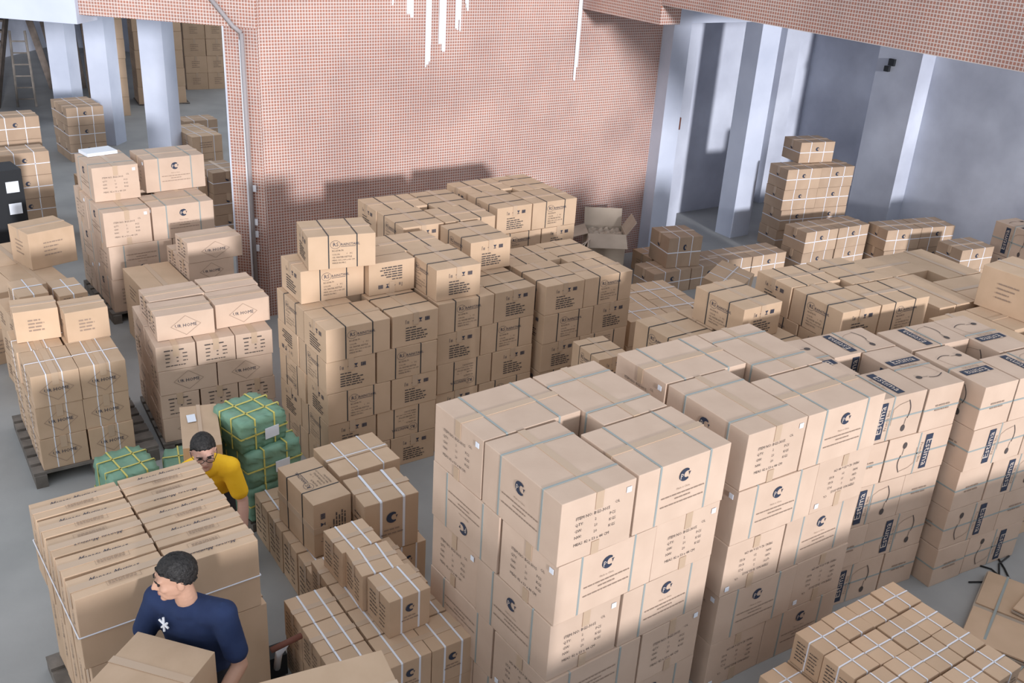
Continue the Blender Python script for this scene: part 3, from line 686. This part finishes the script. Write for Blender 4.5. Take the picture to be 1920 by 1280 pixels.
m = MB(); m.box((0, 0, .66), (.36, .40, 1.32)); m.build('body', 'black_plastic', root)
for z_ in (.62, .86, 1.12):
    m = MB(); m.box((.06, -.203, z_), (.14, .004, .13)); m.build('label', 'sticker', root)
def local(root, mb, name, mat, smooth=False): return mb.build(name, mat, root, smooth)
root = empty('staircase', (1.9, 22.4, 0), R(-20)); tag(root, 'dark wooden staircase in the far left corner', 'staircase')
for i in range(9):
    m = MB(); m.box((0, i*.22, .18 + i*.19), (1.1, .25, .04)); m.build('tread', 'wood_old', root)
for s_ in (-1, 1):
    m = MB(); m.box((s_*.56, .88, .86), (.05, 2.6, .22), Matrix.Rotation(math.atan2(.19, .22), 3, 'X')); m.build('stringer', 'wood_old', root)
root = empty('ladder', (2.95, 22.2, 0), R(-10)); tag(root, 'small grey stepladder leaning by the staircase', 'ladder')
for s_ in (-1, 1):
    m = MB(); m.tube([(s_*.17, 0, 0), (s_*.14, .35, 1.45)], .025, 6); m.build('rail', 'wood_pallet', root)
for i in range(6):
    t_ = (i+.7)/6.6; m = MB(); m.tube([(-.17+.03*t_, .35*t_, 1.45*t_), (.17-.03*t_, .35*t_, 1.45*t_)], .016, 6); m.build('rung', 'wood_pallet', root)
for i in range(5):
    root = MB(); root.box((0, 0, 1.45), (.14, .04, 2.9)); o = root.build('plank', 'wood_old'); o.location = (3.75 + .2*i, 23.9 - .05*i, .02); o.rotation_euler = (R(-10), R(-13 + 2.5*i), R(-15))
    tag(o, f"{['leftmost', 'second', 'middle', 'fourth', 'rightmost'][i]} dark plank leaning behind the stepladder", 'plank', 'leaning planks')

# ------------------------------------------------------------------ people
def sphere_into(bm, c, r, rot=None, seg=14):
    g = bmesh.ops.create_icosphere(bm, subdivisions=2, radius=1)
    for v in g['verts']:
        p = Vector((v.co.x*r[0], v.co.y*r[1], v.co.z*r[2])) if not isinstance(r, (int, float)) else v.co*r
        if rot is not None: p = rot @ p
        v.co = p + Vector(c)
def limb(bm, pts):
    """tapered chain of (point, radius)"""
    for (p, a), (q, b) in zip(pts, pts[1:]):
        p, q = Vector(p), Vector(q); n = max(2, int((q-p).length/(min(a, b)*.45)))
        for i in range(n+1):
            t = i/n; sphere_into(bm, p.lerp(q, t), a + (b-a)*t)
def remesh(bm, vox, smooth=4, fac=.5):
    me = bpy.data.meshes.new('raw'); bm.to_mesh(me); bm.free(); ob = bpy.data.objects.new('raw', me); COL.objects.link(ob)
    r = ob.modifiers.new('r', 'REMESH'); r.mode = 'VOXEL'; r.voxel_size = vox; r.use_smooth_shade = True
    s = ob.modifiers.new('s', 'SMOOTH'); s.factor = fac; s.iterations = smooth
    bpy.context.view_layer.update(); dg = bpy.context.evaluated_depsgraph_get()
    out = bpy.data.meshes.new_from_object(ob.evaluated_get(dg)); bpy.data.objects.remove(ob); bpy.data.meshes.remove(me); return out
def hand(bm, wrist, fdir, side_dir, palm_n, r=.0085):
    """palm plus five unequal bent fingers; fdir = finger direction, side_dir = thumb side, palm_n = curl direction"""
    w = Vector(wrist); f = Vector(fdir).normalized(); s = Vector(side_dir).normalized(); n = Vector(palm_n).normalized()
    for t in (.25, .5, .75, 1):
        for k in (-1, -.33, .33, 1): sphere_into(bm, w + f*.085*t + s*.028*k, .0135)
    for k, L_ in ((-1, .060), (-.36, .074), (.3, .080), (.98, .070)):
        b = w + f*.088 + s*.029*k; p1 = b + f*L_*.45 + n*.004; p2 = p1 + (f*.75 + n*.65).normalized()*L_*.32; p3 = p2 + (f*.4 + n*.9).normalized()*L_*.27
        limb(bm, [(b, r*1.1), (p1, r), (p2, r*.92), (p3, r*.8)])
    b = w + f*.03 + s*.034; p1 = b + (s*.7 + f*.6).normalized()*.035; p2 = p1 + (f*.9 + s*.15 + n*.3).normalized()*.032
    limb(bm, [(b, r*1.35), (p1, r*1.15), (p2, r*.95)])
def person(loc, rz, J, skin, shirt, label, head_turn, head_tilt=0, glasses=False, emblem=False):
    bm = bmesh.new(); Hc = Vector(J['head']); HR = Matrix.Rotation(head_turn, 3, 'Z') @ Matrix.Rotation(head_tilt, 3, 'X')
    h = lambda x, y, z: Hc + HR @ Vector((x, y, z))
    sphere_into(bm, h(0, .012, .030), (.076, .093, .090), HR); sphere_into(bm, h(0, -.012, -.02), (.069, .080, .085), HR)
    sphere_into(bm, h(0, -.030, -.070), (.050, .056, .046), HR); sphere_into(bm, h(0, -.068, -.098), (.022, .020, .018), HR)
    limb(bm, [(h(0, -.088, .012), .009), (h(0, -.106, -.026), .0125)]); sphere_into(bm, h(.012, -.092, -.03), .010); sphere_into(bm, h(-.012, -.092, -.03), .010)
    sphere_into(bm, h(0, -.083, -.058), (.022, .010, .009), HR); sphere_into(bm, h(0, -.081, -.069), (.018, .010, .008), HR)
    for s in (-1, 1):
        sphere_into(bm, h(s*.032, -.078, .022), (.022, .012, .010), HR); sphere_into(bm, h(s*.040, -.060, -.022), (.022, .022, .020), HR)
        sphere_into(bm, h(s*.078, .014, -.008), (.009, .020, .031), HR)
    limb(bm, [(J['neck'], .056), (h(0, .02, -.05), .053)])
    tor = [(J['pelvis'], .125), (Vector(J['pelvis']).lerp(Vector(J['chest']), .5), .118), (J['chest'], .128)]
    def torso(b, g):
        for i in range(9):
            t = i/8; p = Vector(J['pelvis']).lerp(Vector(J['chest']), t); sphere_into(b, p, ((.158 + .028*t)+g, .105+g, .10+g))
        for s in ('l', 'r'): limb(b, [(Vector(J['chest']) + Vector((0, 0, .04)), .085+g), (J['sh_'+s], .062+g)])
        sphere_into(b, Vector(J['chest']).lerp(Vector(J['neck']), .55), (.105+g, .075+g, .06+g))
    torso(bm, 0)
    for s, k in (('l', 1), ('r', -1)):
        limb(bm, [(J['sh_'+s], .056), (Vector(J['sh_'+s]).lerp(Vector(J['el_'+s]), .5), .047), (J['el_'+s], .040), (Vector(J['el_'+s]).lerp(Vector(J['wr_'+s]), .3), .041), (J['wr_'+s], .026)])
        limb(bm, [(J['hip_'+s], .088), (J['kn_'+s], .058), (Vector(J['kn_'+s]).lerp(Vector(J['an_'+s]), .35), .055), (J['an_'+s], .038)])
        a = Vector(J['an_'+s]); limb(bm, [(a, .036), (a + Vector((0, -.13, -.045)), .030)])
        hand(bm, J['wr_'+s], J['hf_'+s], J['hs_'+s], J['hn_'+s])
    me = remesh(bm, .0065, 3); me.materials.append(MAT[skin]); body = put('person', me); body.location = loc; body.rotation_euler = (0, 0, rz); tag(body, label, 'person')
    # clothes
    b = bmesh.new(); torso(b, .014); limb(b, [(J['pelvis'], .145), (Vector(J['pelvis']) + Vector((0, 0, -.10)), .140)])
    for s in 'lr': limb(b, [(J['sh_'+s], .071), (Vector(J['sh_'+s]).lerp(Vector(J['el_'+s]), .72), .066)])
    me = remesh(b, .010, 4); me.materials.append(MAT[shirt]); put('t_shirt', me, body)
    b = bmesh.new(); limb(b, [(Vector(J['pelvis']) + Vector((0, 0, .0)), .142), (Vector(J['pelvis']) + Vector((0, 0, -.08)), .135)])
    for s in 'lr': limb(b, [(J['hip_'+s], .102), (J['kn_'+s], .078), (J['an_'+s], .066)])
    me = remesh(b, .012, 3); me.materials.append(MAT['trousers']); put('trousers', me, body)
    for s in 'lr':
        b = bmesh.new(); a = Vector(J['an_'+s]); limb(b, [(a + Vector((0, .03, -.035)), .045), (a + Vector((0, -.06, -.045)), .044), (a + Vector((0, -.15, -.052)), .036)])
        me = remesh(b, .010, 2); me.materials.append(MAT['shoe']); put('shoe', me, body)
    # hair: shell over the skull, open at the face, cut above ears and nape
    b = bmesh.new(); g = bmesh.ops.create_uvsphere(b, u_segments=48, v_segments=36, radius=1)
    rr = random.Random(2); kill = []
    for v in b.verts:
        q = v.co.copy(); side = abs(q.x)
        low = .30 if q.y < -.55 else (-.05 if q.y < .1 else -.50)
        if q.y < -.55: low = .42 - .10*side
        elif q.y < -.1: low = .32 - .42*(q.y+.55)/.45
        elif q.y < .35: low = -.10 - .35*(q.y+.1)/.45
        else: low = -.52
        if q.z < low - .35: kill.append(v)
        elif q.z < low:
            k_ = math.sqrt(max(1 - low*low, .05)/max(q.x**2 + q.y**2, 1e-4)); q = Vector((q.x*k_, q.y*k_, low))
        v.co = h(0, .014, .031) + HR @ Vector((q.x*.0815, q.y*.0985, q.z*(.098 if q.z > 0 else .10))) + Vector((rr.uniform(-1, 1), rr.uniform(-1, 1), rr.uniform(-1, 1)))*.0012
    bmesh.ops.delete(b, geom=kill, context='VERTS')
    me = bpy.data.meshes.new('hair'); b.to_mesh(me); b.free(); me.materials.append(MAT['hair']); me.polygons.foreach_set('use_smooth', [True]*len(me.polygons))
    ho = put('hair', me, body); so_ = ho.modifiers.new('s', 'SOLIDIFY'); so_.thickness = .007; so_.offset = -1
    for s in (-1, 1):
        b = bmesh.new(); sphere_into(b, h(s*.031, -.081, .004), (.013, .007, .006), HR); me = bpy.data.meshes.new('eye'); b.to_mesh(me); b.free(); me.materials.append(MAT['eye']); put('eye', me, body)
        m = MB(); m.tube([h(s*.014, -.093, .021), h(s*.033, -.091, .026), h(s*.052, -.078, .021)], .0036, 6); m.build('eyebrow', 'hair', body, True)
    b = bmesh.new(); sphere_into(b, h(0, -.087, -.063), (.020, .007, .0075), HR); me = bpy.data.meshes.new('lips'); b.to_mesh(me); b.free(); me.materials.append(MAT['lips']); put('lips', me, body)
    if glasses:
        m = MB()
        for s in (-1, 1):
            m.tube([h(s*.033 + .025*cos(a), -.105, .004 + .018*sin(a)) for a in [i*2*pi/16 for i in range(17)]], .0022, 6, False)
            m.tube([h(s*.058, -.103, .008), h(s*.080, -.05, .008), h(s*.084, .01, .004)], .0022, 6)
        m.tube([h(-.009, -.107, .006), h(.009, -.107, .006)], .0022, 6); m.build('glasses', 'glass_frame', body)
    if emblem:
        c = Vector(J['chest']); m = MB(); y = c.y - .128
        for a, b_ in (((-.11, .03), (-.05, .005)), ((-.085, .05), (-.075, -.02)), ((-.10, -.015), (-.055, .035))): m.tube([(a[0], y + .014, c.z + a[1] + .02), (b_[0], y - .002, c.z + b_[1] + .02)], .006, 6)
        m.build('chest_emblem', 'white_print', body)
    return body
J1 = dict(pelvis=(0, .03, .92), chest=(0, -.02, 1.21), neck=(-.005, -.05, 1.36), head=(-.03, -.085, 1.505), sh_l=(.180, -.03, 1.295), sh_r=(-.180, -.03, 1.295), el_l=(.275, -.06, 1.03), el_r=(-.275, -.08, 1.04),
          wr_l=(.243, -.29, .905), wr_r=(-.243, -.29, .905), hip_l=(.09, .03, .86), hip_r=(-.09, .03, .86), kn_l=(.10, -.01, .47), kn_r=(-.10, -.01, .47), an_l=(.11, .05, .085), an_r=(-.11, .05, .085),
          hf_l=(-.1, -1, -.1), hf_r=(.1, -1, -.1), hs_l=(0, 0, 1), hs_r=(0, 0, 1), hn_l=(-1, 0, 0), hn_r=(1, 0, 0))
person((.96, 4.03, 0), R(-49), J1, 'skin', 'navy_cloth', 'person in navy t-shirt carrying a carton, head turned aside', R(-48), R(6), emblem=True)
carton('pl', .675, 3.775, .83, R(-49), 'plain taped carton carried by person in navy t-shirt', scale=(.60, .86, .98))
J2 = dict(pelvis=(.02, .14, .66), chest=(.01, .0, .875), neck=(0, -.12, 1.0), head=(0, -.19, 1.14), sh_l=(.16, -.08, .93), sh_r=(-.15, .0, .86), el_l=(.23, -.12, .68), el_r=(-.22, -.02, .62),
          wr_l=(.22, -.22, .47), wr_r=(-.20, -.14, .42), hip_l=(.09, .14, .61), hip_r=(-.07, .14, .61), kn_l=(.12, -.10, .40), kn_r=(-.11, -.10, .40), an_l=(.11, .10, .085), an_r=(-.11, .10, .085),
          hf_l=(0, -.3, -1), hf_r=(0, -.3, -1), hs_l=(0, -1, 0), hs_r=(0, -1, 0), hn_l=(-1, 0, 0), hn_r=(1, 0, 0))
person((1.55, 5.84, 0), R(-15), J2, 'skin_pale', 'yellow_cloth', 'person in yellow t-shirt and glasses stooping behind script-lettered stack', R(4), R(10), glasses=True)

m = MB()
for me, mw in REST:
    n = len(m.v); m.v += [tuple(mw @ v.co) for v in me.vertices]; m.f += [tuple(n + i for i in p.vertices) for p in me.polygons]
o = m.build('buried_cartons', 'card'); o['kind'] = 'stuff'; tag(o, 'tan cartons buried inside the stacks behind the visible ones', 'carton')

dups = {k: v for k, v in LABELS.items() if len(v) > 1}
print('TOP LEVEL', len([o for o in bpy.data.objects if o.parent is None]), 'ALL', len(bpy.data.objects), 'DUP LABELS', len(dups), list(dups)[:8])
print('LONG', [k for k in LABELS if not 4 <= len(k.split()) <= 16][:10])
